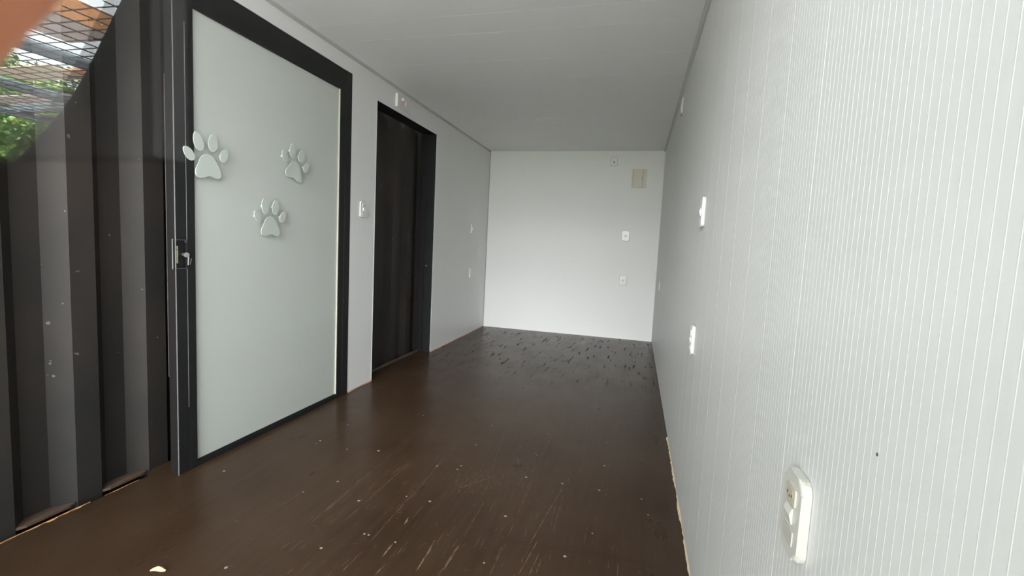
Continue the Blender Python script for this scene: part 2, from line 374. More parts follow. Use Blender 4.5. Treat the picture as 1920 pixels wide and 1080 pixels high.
def ribbed_wall(name, mats, x, sgn, y0, y1, z0, z1, thick, pitch, hgt, seams, parent=None):
    """flat strips parted by thin raised ridges, profile along y, face towards sgn"""
    bm = bmesh.new(); prof = [(y0, 0.0, 0)]
    y = y0 + pitch * 0.5; si = sorted(seams)
    marks = []
    while y < y1 - 0.004:
        if not any(abs(y - s) < pitch * 0.55 for s in si): marks.append((y, 0.0016, hgt))
        y += pitch
    marks += [(s, 0.0034, hgt * 2.4) for s in si if y0 + .01 < s < y1 - .01]
    for c, w_, h_ in sorted(marks):
        prof += [(c - w_ / 2, 0.0, 1), (c - w_ / 5, h_, 1), (c + w_ / 5, h_, 1), (c + w_ / 2, 0.0, 0)]
    prof.append((y1, 0.0, 0))
    lo = [bm.verts.new((x + sgn * h_, yy, z0)) for yy, h_, _ in prof]; hi = [bm.verts.new((x + sgn * h_, yy, z1)) for yy, h_, _ in prof]
    for i in range(len(prof) - 1):
        f = bm.faces.new((lo[i], hi[i], hi[i + 1], lo[i + 1])); f.material_index = prof[i][2]
    bx = x - sgn * thick
    b_ = [bm.verts.new(c) for c in ((bx, y0, z0), (bx, y1, z0), (bx, y1, z1), (bx, y0, z1))]
    bm.faces.new(b_)
    bm.faces.new((lo[0], b_[0], b_[3], hi[0])); bm.faces.new((lo[-1], hi[-1], b_[2], b_[1]))
    bm.faces.new([hi[0], b_[3], b_[2], hi[-1]] + hi[-2:0:-1]); bm.faces.new([lo[0]] + lo[1:] + [b_[1], b_[0]])
    bmesh.ops.recalc_face_normals(bm, faces=bm.faces[:])
    return obj(name, bm, mats, parent, 'structure')
SEAM = [0.84 + 0.19 * i for i in range(28)]
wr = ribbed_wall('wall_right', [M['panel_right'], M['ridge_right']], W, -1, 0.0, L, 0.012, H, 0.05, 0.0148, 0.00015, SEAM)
wb = obj('wall_back', B(-0.02, W + 0.05, L, L + 0.05, 0.004, H), M['back'], kind='structure')
def smooth_piece(bm, y0, y1, z0, z1): return box(bm, -0.05, 0.0, y0, y1, z0, z1)
D2A, D2B, D2H = 3.236, 4.318, 2.117
wl = ribbed_wall('wall_left', [M['panel'], M['panel_ridge']], 0.0, 1, D2B, L, 0.008, H, 0.05, 0.19, 0.0001, [5.05], None)
ribbed_wall('wall_panel', [M['panel'], M['panel_ridge']], 0.0, 1, 2.913, D2A, 0.008, H, 0.05, 0.06, 0.0001, [], wl)
bm = bmesh.new(); smooth_piece(bm, 1.625, 2.9125, 2.192, H); smooth_piece(bm, D2A, D2B, D2H, H)
obj('wall_header', bm, M['panel'], wl, 'structure')
# the ceiling: transverse panels with a soft lap every so often
def ceiling_mesh():
    bm = bmesh.new(); ys = [-0.02, 0.35, 0.72, 1.09, 1.46, 1.83, 2.20, 2.47, 2.69, 3.10, 3.47, 3.84, 4.21, 4.58, 4.95, 5.32, 5.69, L + 0.05]
    for a, c in zip(ys[:-1], ys[1:]): box(bm, -0.25, W + 0.05, a + 0.0006, c - 0.0006, H, H + 0.05, bev=0.0012)
    for i in range(70):
        pass
    return bm
ceil = obj('ceiling', ceiling_mesh(), M['ceil'], kind='structure')

# corrugated container steel behind the panels
def corrugated(y0, y1, z0, z1, phase, x_in=-0.140, x_out=-0.176, pitch=0.29):
    prof = []; k = math.floor((y0 - phase) / pitch) - 1
    while phase + k * pitch < y1 + pitch:
        s = phase + k * pitch                              # start of an outward flat
        for dy, x in ((0.0, x_out), (0.085, x_out), (0.145, x_in), (0.235, x_in)): prof.append((s + dy, x))
        k += 1
    out = []
    for (a, xa), (c, xc) in zip(prof[:-1], prof[1:]):
        if c <= y0 or a >= y1: continue
        t0 = max(0, (y0 - a) / (c - a)); t1 = min(1, (y1 - a) / (c - a))
        if not out: out.append((a + (c - a) * t0, xa + (xc - xa) * t0))
        out.append((a + (c - a) * t1, xa + (xc - xa) * t1))
    return out
def corr_mesh(prof, z0, z1, th=0.004):
    bm = bmesh.new()
    pts = [(x, y) for y, x in prof] + [(x - th, y) for y, x in reversed(prof)]
    prism(bm, pts, 'z', z0, z1)
    return bm
cw = obj('wall_container', corr_mesh(corrugated(-0.05, 3.16, 0, 0, 1.195, -0.178, -0.232), -0.03, H), M['corr'], kind='structure')
obj('wall_container_rear', corr_mesh(corrugated(4.40, L + 0.05, 0, 0, 1.165), -0.03, H), M['corr'], cw, 'structure')
obj('bottom_rail', B(-0.26, -0.242, -0.05, L + 0.05, -0.15, 0.10), M['black'], cw, 'structure')
# corner and base trims
def angle_trim(name, pts, y0, y1, m_): 
    bm = bmesh.new(); prism(bm, pts, 'y', y0, y1); return obj(name, bm, m_, kind='structure')
angle_trim('trim_1', [(0.0015, H - 0.0005), (0.017, H - 0.0005), (0.0155, H - 0.003), (0.004, H - 0.0145), (0.0015, H - 0.016)], 1.63, L - 0.001, M['trim'])
angle_trim('trim_2', [(W - 0.0015, H - 0.0005), (W - 0.020, H - 0.0005), (W - 0.018, H - 0.003), (W - 0.004, H - 0.017), (W - 0.0015, H - 0.019)], 0.0, L - 0.001, M['trim'])
for nm, x0 in (('trim_3', 0.002), ('trim_4', W - 0.009)):
    obj(nm, B(x0, x0 + 0.007, L - 0.007, L, 0.004, H - 0.016, bev=0.001), M['trim'] if nm == 'trim_3' else M['panel'], kind='structure')
# ragged sealant and raw foam at the foot of the panels
def bead(name, x, sgn, y0, y1, w, h, m_, seed):
    bm = bmesh.new(); k = int((y1 - y0) / 0.012); rows = []
    for i in range(k + 1):
        y = y0 + (y1 - y0) * i / k
        a = 0.5 + 0.9 * noise.noise(Vector((y * 6, seed, 0))) + 0.5 * noise.noise(Vector((y * 31, seed, 4)))
        a = max(0.12, a)
        rows.append([bm.verts.new(c) for c in ((x, y, 0.0006), (x + sgn * w * a, y, 0.0008), (x + sgn * w * a * 0.7, y, h * (0.5 + 0.5 * a)), (x, y, h * (0.8 + 0.4 * a)))])
    for p, q in zip(rows[:-1], rows[1:]):
        for j in range(3): bm.faces.new((p[j], p[j + 1], q[j + 1], q[j]))
    bmesh.ops.recalc_face_normals(bm, faces=bm.faces[:])
    return obj(name, bm, m_, kind='structure')
bead('baseboard_right', W + 0.001, -1, 0.3, 2.9, 0.009, 0.012, M['foam'], 2.0)
bead('baseboard_left', -0.001, 1, D2B + 0.002, L - 0.01, 0.012, 0.010, M['caulk'], 5.0)
bead('baseboard_middle', -0.001, 1, 2.915, D2A - 0.002, 0.010, 0.012, M['caulk'], 9.0)

# ------------------------------------------------------------------ door 1: black frame, white glass leaf, lock
d1 = empty('door_1', (0, 1.63, 0), kind='structure')
def dchild(name, bm, m_, par=d1, smooth=False):
    o = obj(name, bm, m_, None, 'structure', smooth)
    o.data.transform(Matrix.Translation(-d1.location)); o.parent = par; return o
Y0, YA, YB, YC, YD = 1.626, 1.680, 1.721, 2.790, 2.912      # post, stile, glass, far stile, end
dchild('frame_post', B(-0.045, 0.0, Y0, YA - 0.0015, 0.0, 0.932, bev=0.0008), M['black'])
dchild('frame_post', B(-0.045, 0.0, Y0, YA - 0.0015, 1.058, 2.19, bev=0.0008), M['black'])
dchild('post_side', B(-0.044, -0.001, Y0 - 0.0012, Y0 - 0.0002, 0.0, 2.19), M['lockplate'])
dchild('stile', B(-0.035, 0.0, YA, YB, 0.0, 2.19, bev=0.0008), M['black'])
bm = B(-0.035, 0.0, YC, YC + 0.055, 0.0, 2.19, bev=0.001); box(bm, -0.035, 0.002, YC + 0.057, YD, 0.0, 2.191, bev=0.001)
dchild('far_stile', bm, M['black'])
dchild('top_rail', B(-0.035, 0.001, YB, YC, 2.056, 2.19, bev=0.001), M['black'])
bm = B(-0.035, 0.0, YB, YC, 0.0, 0.022, bev=0.001); box(bm, -0.035, -0.006, YB, YC, 0.0225, 0.030)
dchild('bottom_rail', bm, M['black'])
dchild('worn_edge_highlight', B(-0.0022, 0.0012, Y0 - 0.0015, Y0 + 0.0012, 0.0, 2.19), M['edge'])  # edge, joint and channel strips: highlights on the worn post edges painted light grey
dchild('joint_highlight', B(-0.0015, 0.0010, YA - 0.0015, YA + 0.0006, 0.30, 0.932), M['edge'])
dchild('joint_highlight', B(-0.0015, 0.0010, YA - 0.0015, YA + 0.0006, 1.058, 1.98), M['edge'])
dchild('channel_highlight', B(-0.0475, -0.0445, Y0 - 0.002, Y0 + 0.0004, 0.45, 1.75), M['edge_dim'])
gl1 = dchild('glass_panel', B(-0.020, -0.012, YB + 0.0005, YC - 0.0005, 0.0305, 2.0555), M['glassy'])
dchild('seal', B(-0.0115, -0.0025, YC - 0.0055, YC - 0.0008, 0.031, 2.055), M['seal'])
# lock cut into the post
lk = dchild('lock_plate', B(-0.016, -0.012, Y0, YA - 0.001, 0.932, 1.058), M['lockplate'])
dchild('lock_rim', box(box(B(-0.012, 0.0012, Y0, YA - 0.001, 0.9315, 0.9345), -0.012, 0.0012, Y0, YA - 0.001, 1.0555, 1.0585), -0.012, 0.001, YA - 0.0022, YA - 0.001, 1.045, 1.058), M['edge_dim'])
dchild('lock_flange', B(-0.009, -0.0045, Y0 - 0.010, Y0 - 0.0075, 0.930, 1.060), M['edge'])
bm = B(-0.0118, -0.002, Y0 + 0.002, Y0 + 0.013, 0.955, 1.030, bev=0.001)
box(bm, -0.0019, -0.0012, Y0 + 0.005, Y0 + 0.009, 1.012, 1.017, mi=1)
dchild('strike_plate', bm, [M['zinc'], M['hole']])
bm = bmesh.new(); tube(bm, (-0.0115, 1.670, 0.993), (0.022, 1.656, 0.993), 0.0075, 20); tube(bm, (0.022, 1.656, 0.993), (0.029, 1.653, 0.993), 0.0105, 24)
dchild('lock_knob', bm, M['steel'], smooth=False)
bm = bmesh.new(); tube(bm, (0.004, 1.684, 0.984), (0.004, 1.6815, 0.946), 0.0036, 12, 0.0024)
dchild('lock_lever', bm, M['edge'])
dchild('lock_lever', tube(bmesh.new(), (0.0035, 1.698, 0.976), (0.0035, 1.691, 0.948), 0.0030, 10, 0.0022), M['edge_dim'])

# ------------------------------------------------------------------ door 2: doorway with the bare corrugated leaf
d2 = empty('door_2', (0, D2A, 0), kind='structure')
def d2child(name, bm, m_):
    o = obj(name, bm, m_, None, 'structure'); o.data.transform(Matrix.Translation(-d2.location)); o.parent = d2; return o
d2child('door_leaf', corr_mesh(corrugated(3.17, 4.39, 0, 0, 3.33), 0.012, 2.16), M['corr'])
bm = B(-0.089, -0.0505, D2B + 0.0005, D2B + 0.045, 0.0, D2H); box(bm, -0.137, -0.091, D2B - 0.006, D2B + 0.045, 0.0, D2H, bev=0.001)
box(bm, -0.0500, -0.0012, D2B - 0.0015, D2B + 0.0003, 0.0, D2H)
d2child('jamb', bm, M['black'])
bm = B(-0.137, -0.0505, D2A - 0.045, D2A - 0.0005, 0.0, D2H); box(bm, -0.0500, -0.0012, D2A - 0.0003, D2A + 0.0015, 0.0, D2H)
d2child('jamb', bm, M['black'])
bm = B(-0.137, -0.0505, D2A - 0.045, D2B + 0.045, D2H + 0.0005, D2H + 0.045); box(bm, -0.0500, -0.0012, D2A, D2B, D2H - 0.0018, D2H - 0.0003)
d2child('head_jamb', bm, M['black'])
bm = bmesh.new()
box(bm, -0.138, -0.120, 3.30, 4.305, 0.0004, 0.022, bev=0.003)
d2child('threshold', bm, M['filler'])
bm = box(box(B(0.0001, 0.0013, D2A - 0.007, D2A, 0.01, D2H + 0.007), 0.0001, 0.0013, D2B, D2B + 0.006, 0.01, D2H + 0.007), 0.0001, 0.0013, D2A, D2B, D2H, D2H + 0.007)
d2child('opening_trim', bm, M['panel_ridge'])
bm = bmesh.new(); tube(bm, (-0.066, D2B - 0.004, 0.86), (-0.066, D2B + 0.001, 0.86), 0.010, 20); tube(bm, (-0.066, D2B - 0.0052, 0.86), (-0.066, D2B - 0.0035, 0.86), 0.005, 12)
for f in bm.faces: f.material_index = 0
d2child('lock_hole', bm, M['edge_dim'])

# ------------------------------------------------------------------ paws on the glass leaf
def paw(loc_y, loc_z, rotd, s, label):
    t_ = empty('paw_decoration', (0.0, loc_y, loc_z)); tag(t_, label, 'paw decoration', 'acrylic paws on the frosted door')
    c, q = math.cos(R(rotd)), math.sin(R(rotd))
    def T(p): return (s * (p[0] * c - p[1] * q), s * (p[0] * q + p[1] * c))
    def piece(name, pts):
        bm = bmesh.new(); P2 = [T(p) for p in pts]
        prism(bm, P2, 'x', 0.010, 0.0145, bev=0.0012)
        for f in bm.faces: f.material_index = 0 if f.normal.x > 0.5 else 1
        cy_ = sum(p[0] for p in P2) / len(P2); cz_ = sum(p[1] for p in P2) / len(P2)
        tube(bm, (0.0005 if loc_y + cy_ < YB + .01 else -0.0118, cy_, cz_), (0.0102, cy_, cz_), 0.006, 10)
        return obj(name, bm, [M['paw'], M['paw_side']], t_)
    for (cx, cz), tilt, (a, b_) in (((-.092, .050), 38, (.021, .034)), ((-.040, .106), 12, (.024, .042)), ((.036, .107), -8, (.024, .040)), ((.092, .056), -24, (.021, .033))):
        e = []
        for i in range(28):
            u_ = 2 * math.pi * i / 28; x = a * math.cos(u_) * (1 - 0.12 * math.sin(u_)); z = b_ * math.sin(u_)
            k, w_ = math.cos(R(tilt)), math.sin(R(tilt)); e.append((cx + x * k - z * w_, cz + x * w_ + z * k))
        piece('toe', e)
    piece('pad', spline([(0, .055), (.030, .044), (.052, .008), (.068, -.024), (.062, -.047), (.036, -.052), (.014, -.044), (0, -.042), (-.014, -.044), (-.036, -.052), (-.062, -.047), (-.068, -.024), (-.052, .008), (-.030, .044)], 4))
paw(1.780, 1.392, 5, 1.0, 'pale mint paw whose outer toe overlaps the black door post')
paw(2.345, 1.463, -13, 0.97, 'tilted grey-white paw highest and farthest along the frosted door')
paw(2.164, 1.140, 0, 0.98, 'lowest paw on the frosted door, upright and grey-white')

# ------------------------------------------------------------------ wall plates
def wall_plate(name, loc, rz, label, cat, kind, w=0.072, h=0.118, d=0.010, group='white plates on the panel walls', m_=None):
    """built facing local -y; rz turns it to its wall"""
    t_ = empty(name, loc, (0, 0, rz)); tag(t_, label, cat, group); big = kind == 'double_big'
    ins = M['insert_near'] if big else M['plastic_in']; rk = m_ or M['plastic']
    bm = bmesh.new(); pts = rrect(w, h, 0.018 if big else 0.012)
    prism(bm, pts, 'y', 0.0, -d, bev=0.0062 if big else min(0.0045, d * 0.45))
    obj('plate', bm, m_ or M['plastic'], t_)
    if not big: obj('shadow_rim', prism(bmesh.new(), rrect(w + 0.007, h + 0.007, 0.014), 'y', 0.0, -0.0018), M['trim'], t_)  # grey rim put in as the shadow line round the plate
    f = -d
    if kind in ('double', 'double_big'):
        bm = bmesh.new(); prism(bm, rrect(0.040, 0.026, 0.004), 'y', f, f - 0.0025, bev=0.0008); o = obj('socket', bm, ins, t_); o.data.transform(Matrix.Translation((0, 0, 0.028)))
        bm = bmesh.new(); hx = [(0.015, 0), (0.009, 0.009), (-0.009, 0.009), (-0.015, 0), (-0.009, -0.009), (0.009, -0.009)]
        prism(bm, hx, 'y', f - 0.0024, f - 0.0030); k = obj('recess', bm, M['cream_dark'] if kind == 'double_big' else M['plastic_in'], o); k.data.transform(Matrix.Translation((0, 0, 0.028)))
        for x, z in ((-0.0085, 0.028), (0, 0.0252), (0.0085, 0.028)): obj('pin_hole', tube(bmesh.new(), (x, f - 0.0028, z), (x, f - 0.0035, z), 0.0022, 10), M['hole'], o)
        bm = bmesh.new(); prism(bm, [(f, -0.012), (f - 0.002, -0.012), (f - 0.0055, 0.002), (f - 0.0015, 0.012), (f, 0.012)], 'x', -0.013, 0.013, bev=0.0006)
        # rocker: profile in (y, z) pushed along x
        o = obj('rocker', bm, rk, t_)
        bm = bmesh.new(); prism(bm, rrect(0.040, 0.0225, 0.003), 'y', f, f - 0.0015, bev=0.0005); o = obj('blank', bm, ins, t_); o.data.transform(Matrix.Translation((0, 0, -0.031)))
    elif kind == 'switch':
        bm = bmesh.new(); prism(bm, [(f, -0.016), (f - 0.002, -0.016), (f - 0.006, 0.003), (f - 0.0015, 0.016), (f, 0.016)], 'x', -0.0125, 0.0125, bev=0.0006); obj('rocker', bm, M['plastic'], t_)
        for z in (0.044, -0.044): obj('screw', tube(bmesh.new(), (0, f + 0.0002, z), (0, f - 0.0008, z), 0.0032, 10), M['plastic_in'], t_)
    elif kind == 'socket':
        bm = bmesh.new(); hx = [(0.020, 0), (0.012, 0.013), (-0.012, 0.013), (-0.020, 0), (-0.012, -0.013), (0.012, -0.013)]
        prism(bm, hx, 'y', f + 0.0002, f - 0.002, bev=0.0007); o = obj('socket', bm, M['plastic_in'], t_)
        for x, z in ((-0.0095, 0.0), (0, -0.003), (0.0095, 0.0)): obj('pin_hole', tube(bmesh.new(), (x, f - 0.0018, z), (x, f - 0.0026, z), 0.0025, 10), M['hole'], o)
        for z in (0.044, -0.044): obj('screw', tube(bmesh.new(), (0, f + 0.0002, z), (0, f - 0.0008, z), 0.0032, 10), M['plastic_in'], t_)
    elif kind == 'cable':
        bm = bmesh.new(); tube(bm, (0, f + 0.0002, -0.012), (0, f - 0.003, -0.012), 0.014, 20); o = obj('bushing', bm, M['plastic_in'], t_); obj('screw', tube(bmesh.new(), (0, f + 0.0002, 0.03), (0, f - 0.001, 0.03), 0.004, 12), M['plastic_in'], t_)
        bm = bmesh.new(); tube(bm, (0, f - 0.0029, -0.012), (0, f - 0.0036, -0.012), 0.0085, 16); obj('cable_hole', bm, M['hole'], o)
    elif kind == 'blank':
        bm = bmesh.new()
        for z in (0.042, -0.042): tube(bm, (0, f + 0.0002, z), (0, f - 0.0008, z), 0.0032, 10)
        obj('screw', bm, M['plastic_in'], t_)
    return t_
LF, RT, BK = R(90), R(-90), 0.0
# left wall faces +x: local -y -> +x needs a turn of +90 degrees; right wall faces -x: -90
wall_plate('light_switch', (0.0005, 3.069, 1.306), LF, 'rounded white switch plate on the white strip between the two black doorways', 'light switch', 'double', w=0.085, h=0.112)
wall_plate('light_switch', (0.0005, 5.415, 1.27), LF, 'white switch plate on the left wall, above an outlet, near the back corner', 'light switch', 'switch', w=0.075)
wall_plate('wall_outlet', (0.0005, 5.42, 0.742), LF, 'low white outlet on the left wall near the back corner', 'wall outlet', 'socket', w=0.075)
wall_plate('cable_outlet', (1.585, L - 0.0005, 2.175), BK, 'small white plate with a dark cable hole high on the back wall', 'cable outlet', 'cable', w=0.078, h=0.105, d=0.006)
wall_plate('light_switch', (1.780, L - 0.0005, 1.279), BK, 'glossy white switch on the back wall, at mid height above an outlet', 'light switch', 'switch', w=0.084, d=0.012)
wall_plate('wall_outlet', (1.785, L - 0.0005, 0.736), BK, 'low white outlet on the back wall beneath the glossy switch', 'wall outlet', 'socket', w=0.082, d=0.008)
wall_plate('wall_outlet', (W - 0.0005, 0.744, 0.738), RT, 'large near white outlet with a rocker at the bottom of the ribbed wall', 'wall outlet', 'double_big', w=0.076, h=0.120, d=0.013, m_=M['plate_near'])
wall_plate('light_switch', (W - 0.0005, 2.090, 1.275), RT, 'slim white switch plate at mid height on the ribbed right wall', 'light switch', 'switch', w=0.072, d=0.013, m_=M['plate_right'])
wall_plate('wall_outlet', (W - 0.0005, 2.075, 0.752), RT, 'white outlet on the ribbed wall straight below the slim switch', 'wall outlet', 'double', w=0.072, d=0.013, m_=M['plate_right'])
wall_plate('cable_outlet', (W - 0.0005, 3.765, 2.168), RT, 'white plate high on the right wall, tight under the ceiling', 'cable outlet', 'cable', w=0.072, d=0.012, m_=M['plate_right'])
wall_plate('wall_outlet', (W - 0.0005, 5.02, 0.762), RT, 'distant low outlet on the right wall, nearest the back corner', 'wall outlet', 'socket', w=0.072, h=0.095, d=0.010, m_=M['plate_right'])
# breaker panel on the back wall
t_ = empty('breaker_panel', (1.892, L - 0.0005, 1.971)); tag(t_, 'cream rectangular breaker panel high on the back wall', 'breaker panel')
bm = bmesh.new(); prism(bm, rrect(0.172, 0.222, 0.006), 'y', 0, -0.018, bev=0.003); obj('box', bm, M['cream'], t_)
bm = bmesh.new(); box(bm, -0.066, 0.040, -0.0245, -0.0175, -0.104, 0.104, bev=0.002); dr = obj('door', bm, M['cream'], t_)
bm = B(0.030, 0.036, -0.029, -0.0243, -0.012, 0.022, bev=0.001); obj('latch', bm, M['cream_dark'], dr)
obj('seam', B(-0.070, -0.067, -0.0185, -0.0176, -0.104, 0.104), M['cream_dark'], t_); obj('seam', B(0.041, 0.046, -0.0185, -0.0176, -0.104, 0.104), M['cream_dark'], t_)
# box with copper stub above doorway
t_ = empty('pipe_box', (0.0005, 3.70, 2.200)); tag(t_, 'shallow white box with a short coppery stub above the black doorway', 'pipe box')
bm = bmesh.new(); prism(bm, rrect(0.375, 0.094, 0.004), 'x', 0.0, 0.006, bev=0.002); obj('cover', bm, M['panel'], t_)
bm = B(0.0, 0.020, -0.198, -0.188, -0.050, 0.052, bev=0.001); obj('end_flange', bm, M['plastic'], t_)
bm = bmesh.new(); tube(bm, (0.006, -0.105, 0.018), (0.034, -0.105, 0.018), 0.006, 14); tube(bm, (0.034, -0.135, 0.018), (0.034, -0.075, 0.018), 0.0065, 14); tube(bm, (0.034, -0.140, 0.018), (0.034, -0.130, 0.018), 0.013, 14)
obj('elbow', bm, M['plastic'], t_)
bm = bmesh.new(); tube(bm, (0.034, -0.092, 0.016), (0.034, -0.092, -0.028), 0.009, 14); obj('copper_stub', bm, M['copper'], t_)
obj('wire', tube(bmesh.new(), (0.007, -0.05, 0.0), (0.007, 0.06, -0.012), 0.0025, 8), M['plastic_in'], t_); obj('wire', tube(bmesh.new(), (0.007, -0.05, -0.035), (0.007, 0.06, -0.040), 0.002, 8), M['plastic_in'], t_)
# ceiling plate
t_ = empty('ceiling_plate', (1.010, 4.605, H - 0.0004)); tag(t_, 'flat round white cover plate on the ceiling towards the back', 'ceiling plate')
bm = bmesh.new(); prof = [(0.0, -0.010), (0.10, -0.010), (0.125, -0.006), (0.132, 0.0)]
rows = []
for r_, z_ in prof[1:]: rows.append([bm.verts.new((r_ * math.cos(2 * math.pi * i / 40), r_ * math.sin(2 * math.pi * i / 40), z_)) for i in range(40)])
bm.faces.new(rows[0])
for p, q in zip(rows[:-1], rows[1:]):
    for i in range(40): bm.faces.new((p[i], p[(i + 1) % 40], q[(i + 1) % 40], q[i]))
bm.faces.new(rows[-1][::-1]); bmesh.ops.recalc_face_normals(bm, faces=bm.faces[:]); obj('disc', bm, mat('white_enamel', (0.80, 0.79, 0.77), 0.4), t_)
# wood chip lying on the floor
bm = bmesh.new(); random.seed(5); a = []; b2 = []
for i in range(9):
    t0 = i / 8; x = 0.472 + 0.046 * t0; y = 1.122 + 0.018 * t0 + 0.004 * math.sin(5 * t0); w_ = 0.009 * math.sin(math.pi * (0.1 + 0.8 * t0)) + 0.001
    h_ = 0.003 + 0.008 * math.sin(math.pi * t0)
    a.append(((x - w_ * .3, y + w_, 0.0004 + h_ * .4), (x + w_ * .3, y - w_, 0.0004 + h_ * .2), (x, y, 0.001 + h_)))
for p, q in zip(a[:-1], a[1:]):
    P_ = [bm.verts.new(c) for c in p]; Q_ = [bm.verts.new(c) for c in q]
    bm.faces.new((P_[0], P_[2], Q_[2], Q_[0])); bm.faces.new((P_[2], P_[1], Q_[1], Q_[2])); bm.faces.new((P_[1], P_[0], Q_[0], Q_[1]))
bmesh.ops.remove_doubles(bm, verts=bm.verts[:], dist=1e-5)
for e in (a[0], a[-1]): bm.faces.new([min(bm.verts, key=lambda v: (v.co - Vector(c)).length) for c in e])
for v in bm.verts: v.co.z = max(0.0004, v.co.z)
tag(obj('wood_chip', bm, mat('pale_wood_chip', (0.50, 0.34, 0.20), 0.8, var=0.2, vscale=60)), 'small curled pale wood chip lying on the dark floor near the camera', 'wood chip')
# small dark screw hole on the ribbed wall
bm = bmesh.new(); tube(bm, (W - 0.0002, 0.556, 0.908), (W - 0.0012, 0.556, 0.908), 0.0018, 10); obj('screw_hole', bm, M['hole'], wr, 'structure')
bm = B(W - 0.0007, W - 0.0004, 1.309, 1.313, 1.485, 1.525); obj('wall_stain', bm, mat('grey_stain', (0.40, 0.38, 0.33), 0.7), wr, 'structure')

# ------------------------------------------------------------------ window glass and the front of the container
win = obj('window_1', B(-0.17, CAM.x - 0.050, 0.040, 0.044, CAM.z + 0.0075, H - 0.002), M['pane'], kind='structure')
bm = B(-0.26, W + 0.10, -0.05, 0.0, H + 0.052, H + 0.17); box(bm, W + 0.055, W + 0.16, -0.05, 0.03, -0.15, H + 0.05); box(bm, -0.30, -0.19, -0.05, 0.03, -0.15, H + 0.05)
obj('trim_5', bm, M['black'], kind='structure')

# ------------------------------------------------------------------ yard behind the camera
GZ = -0.15
obj('ground', B(-30, 30, -30, 12, GZ - 0.1, GZ), M['ground'], kind='structure')
yw = obj('yard_wall', B(-30, 30, -16.0, -15.8, GZ, 2.2), M['yardwall'], kind='structure')
# pergola of pipes, wire mesh and loose boards, plus unseen ones added for shade
pg = empty('pergola', (-3.7, -4.2, GZ)); tag(pg, 'pipe pergola with wire mesh and boards, reflected in the window glass', 'pergola')
def pchild(name, bm, m_):
    o = obj(name, bm, m_); o.data.transform(Matrix.Translation(-pg.location)); o.parent = pg; return o
PZ = 2.75
for x in (-1.45, -3.72, -5.56, -7.40):
    pchild('beam', tube(bmesh.new(), (x, -8.0, PZ), (x, -2.5, PZ), 0.055, 14), M['pipe'])
for y in (-2.64, -5.3, -7.9):
    pchild('rafter', B(-7.5, 2.6, y - 0.05, y + 0.05, PZ + 0.03, PZ + 0.15), M['pipe'])
for x in (-1.45, -3.72, -5.56, -7.40):
    for y in (-2.64, -7.9): pchild('post', tube(bmesh.new(), (x, y, GZ), (x, y, PZ), 0.04, 12), M['pipe'])
bm = bmesh.new(); x = -7.4
while x < -1.4: tube(bm, (x, -7.9, PZ - 0.06), (x, -2.6, PZ - 0.06), 0.0052, 4); x += 0.205
y = -7.9
while y < -2.6: tube(bm, (-7.4, y, PZ - 0.064), (-1.45, y - 0.02, PZ - 0.064), 0.0052, 4); y += 0.15
wm = pchild('wire_mesh', bm, M['wire'])
for (x0, x1, y0, y1, dz, k) in ((-3.45, -2.86, -3.42, -2.70, 0.07, 'board_grey'), (-2.855, -2.42, -3.60, -2.70, 0.07, 'board_orange'), (-5.45, -4.45, -4.25, -3.85, 0.06, 'board_tan'), (-4.44, -4.2, -5.0, -4.0, 0.06, 'board_orange'),
                               (-7.3, -5.6, -5.02, -4.70, 0.06, 'board_grey'),
                               (-3.6, -1.0, -7.8, -4.4, 0.16, 'board_tan'), (-7.4, -3.7, -7.8, -5.4, 0.16, 'board_grey')):  # last two lie out of view, added to shade the right wall
    pchild('roof_and_shade_board', B(x0, x1, y0, y1, PZ + dz, PZ + dz + 0.02), M[k])
# trees and a hedge beyond it
def tree(name, x, y, h, r_, label, cat, n_leaf, seed, m_=None, lo=0.25, squash=1.0, trunk=True):
    rnd = random.Random(seed); t_ = empty(name, (x, y, GZ)); tag(t_, label, cat)
    if trunk:
        bm = bmesh.new(); tube(bm, (0, 0, 0), (0.05, 0.03, h * 0.5), 0.10, 10, 0.06)
        for k in range(5):
            a_ = k * 1.26 + rnd.random(); tube(bm, (0.05, 0.03, h * 0.42), (math.cos(a_) * r_ * .5, math.sin(a_) * r_ * .5, h * 0.75), 0.04, 7, 0.012)
        obj('trunk', bm, M['bark'], t_)
    bm = bmesh.new()
    for i in range(n_leaf):
        while True:
            p = Vector((rnd.uniform(-1, 1), rnd.uniform(-1, 1), rnd.uniform(-1, 1)))
            if 0.35 < p.length < 1: break
        p = p * (0.8 + 0.35 * noise.noise(p * 2.5 + Vector((seed, 0, 0))))
        c = Vector((p.x * r_ * squash, p.y * r_, h * lo + (p.z * 0.5 + 0.5) * h * (1 - lo)))
        s = rnd.uniform(0.05, 0.11); u_ = Vector((rnd.gauss(0, 1), rnd.gauss(0, 1), rnd.gauss(0, .6))).normalized()
        w_ = u_.cross(Vector((rnd.gauss(0, 1), rnd.gauss(0, 1), rnd.gauss(0, 1)))).normalized()
        vs = [bm.verts.new(c + q) for q in (-u_ * s, w_ * s * .5 + u_ * s * .1, u_ * s, -w_ * s * .5 + u_ * s * .1)]
        f = bm.faces.new(vs); f.material_index = 0 if rnd.random() < 0.75 else 1
    ci = bmesh.ops.create_icosphere(bm, subdivisions=3, radius=1.0)
    for v in ci['verts']:
        p = v.co * (0.62 + 0.3 * noise.noise(v.co * 2.5 + Vector((seed, 0, 0))))
        v.co = Vector((p.x * r_ * squash, p.y * r_, h * lo + (p.z * 0.5 + 0.5) * h * (1 - lo)))
    fo = obj('foliage', bm, m_ or [M['leaf'], M['leaf2']], t_)
tree('leafy_tree', -14.5, -8.6, 6.2, 2.8, 'dense green tree beyond the pergola, reflected low in the glass', 'tree', 14000, 1)
